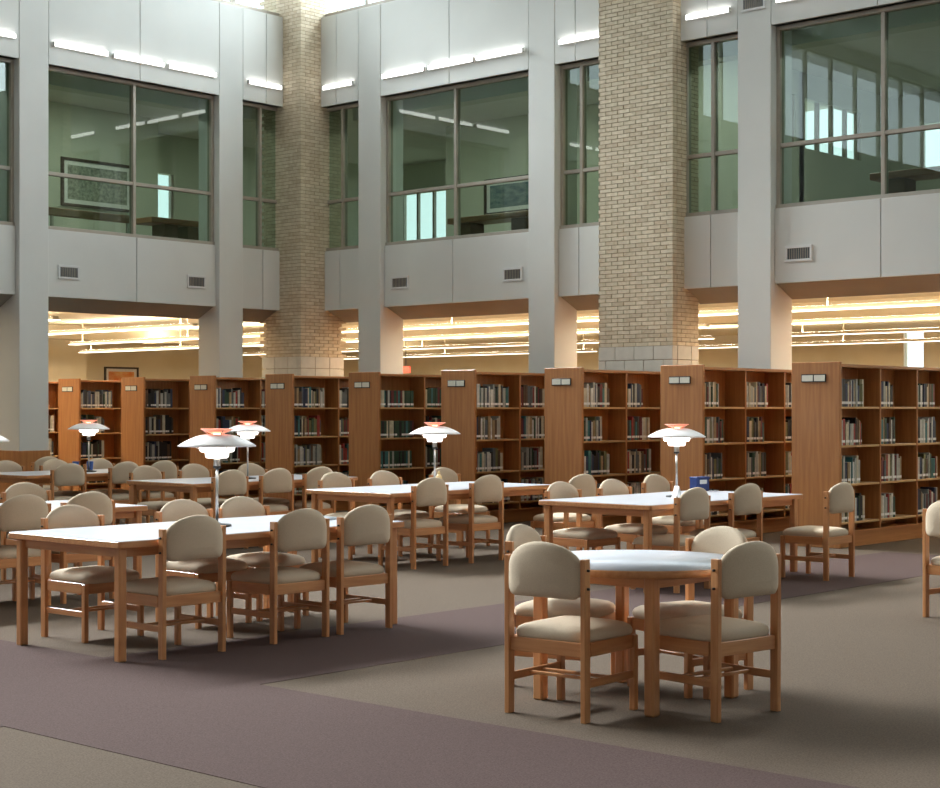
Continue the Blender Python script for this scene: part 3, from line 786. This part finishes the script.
for i, (k, u, v, w) in enumerate(LAMPS):
    t = lamp0 if i == 0 else copy_tree(lamp0)
    t.location = (u, v, TH); t.rotation_euler = (0, 0, .3 + i)
    tag(t, 'glowing white tiered table lamp with red cap on the ' + w, 'table lamp', 'tiered white table lamps')
    l = bpy.data.lights.new('lamp_glow', 'POINT'); l.energy = 9; l.color = (1, .86, .7); l.shadow_soft_size = .04
    obj('glow', l, t, (0, 0, .455 + .2))

# ------------------------------------------------------------------ small things on the tables
t = empty('storage_box', (13.35, 9.0, TH), R(-8), label='blue box with white label standing on the lamp table', cat='box')
part('body', t, (-.09, .09, -.05, .05, 0, .125), M['blue_plastic'], .006)
part('lid', t, (-.093, .093, -.053, .053, .122, .14), M['blue_plastic'], .004)
part('paper_label', t, (-.05, .05, -.0515, -.05, .07, .11), M['paper'])
card = MB().prism([(-.035, 0), (0, .11), (.035, 0), (.032, 0), (0, .104), (-.032, 0)], 'y', -.04, .04).mesh('folded_card', M['paper'])
obj('folded_card', card, None, (12.13, 8.42, TH), (0, 0, R(-25)), label='white folded paper card standing at the foot of lamp, blue box table', cat='card')
t = empty('squeeze_bottle', (12.55, 11.75, TH), label='small cream squeeze bottle standing on a lamp table', cat='bottle')
obj('body', MB().lathe([(0, 0), (.03, 0), (.034, .008), (.034, .085), (.022, .105), (.012, .115), (0, .115)], 24).mesh('body', M['cream_plastic']), t)
obj('cap', MB().lathe([(0, .112), (.015, .112), (.015, .128), (.006, .15), (0, .15)], 20).mesh('cap', M['cream_plastic']), t)
cup = MB().lathe([(0, 0), (.032, 0), (.034, .004), (.043, .125), (.045, .128), (.041, .128), (.031, .008), (0, .008)], 28).mesh('cup', M['blue_cup'])
obj('plastic_cup', cup, None, (12.24 - .02, 17.62 + .26, TH), label='blue plastic cup on the table, on the wall side of its twin', cat='cup', group='blue plastic cups')
obj('plastic_cup', cup, None, (12.24 + .11, 17.62 + .13, TH), label='blue plastic cup on the table, next to the lamp base', cat='cup', group='blue plastic cups')
t = empty('open_magazine', (8.02, 8.72, TH), R(20), label='open magazine lying on the end of the long reading table', cat='magazine')
for s in (-1, 1):
    pts = [[(s * x, -.14, .002 + .012 * math.sin(x / .2 * math.pi) + h), (s * x, .14, .002 + .012 * math.sin(x / .2 * math.pi) + h)] for h in (0,) for x in (0, .03, .07, .11, .15, .2)]
    mb = MB(); 
    for p in pts: mb.v += p
    for i in range(len(pts) - 1): mb.face([2 * i, 2 * i + 1, 2 * i + 3, 2 * i + 2], 0, True)
    n = len(mb.v); mb.v += [(x, y, 0) for x, y, z in mb.v]
    for i in range(len(pts) - 1): mb.face([n + 2 * i, n + 2 * i + 2, n + 2 * i + 3, n + 2 * i + 1])
    for i in range(len(pts) - 1):
        mb.face([2 * i, 2 * i + 2, n + 2 * i + 2, n + 2 * i]); mb.face([2 * i + 1, n + 2 * i + 1, n + 2 * i + 3, 2 * i + 3])
    mb.face([0, n, n + 1, 1]); mb.face([2 * len(pts) - 2, 2 * len(pts) - 1, n + 2 * len(pts) - 1, n + 2 * len(pts) - 2])
    obj('page_block', mb.mesh('page_block', M['grey_print']), t)
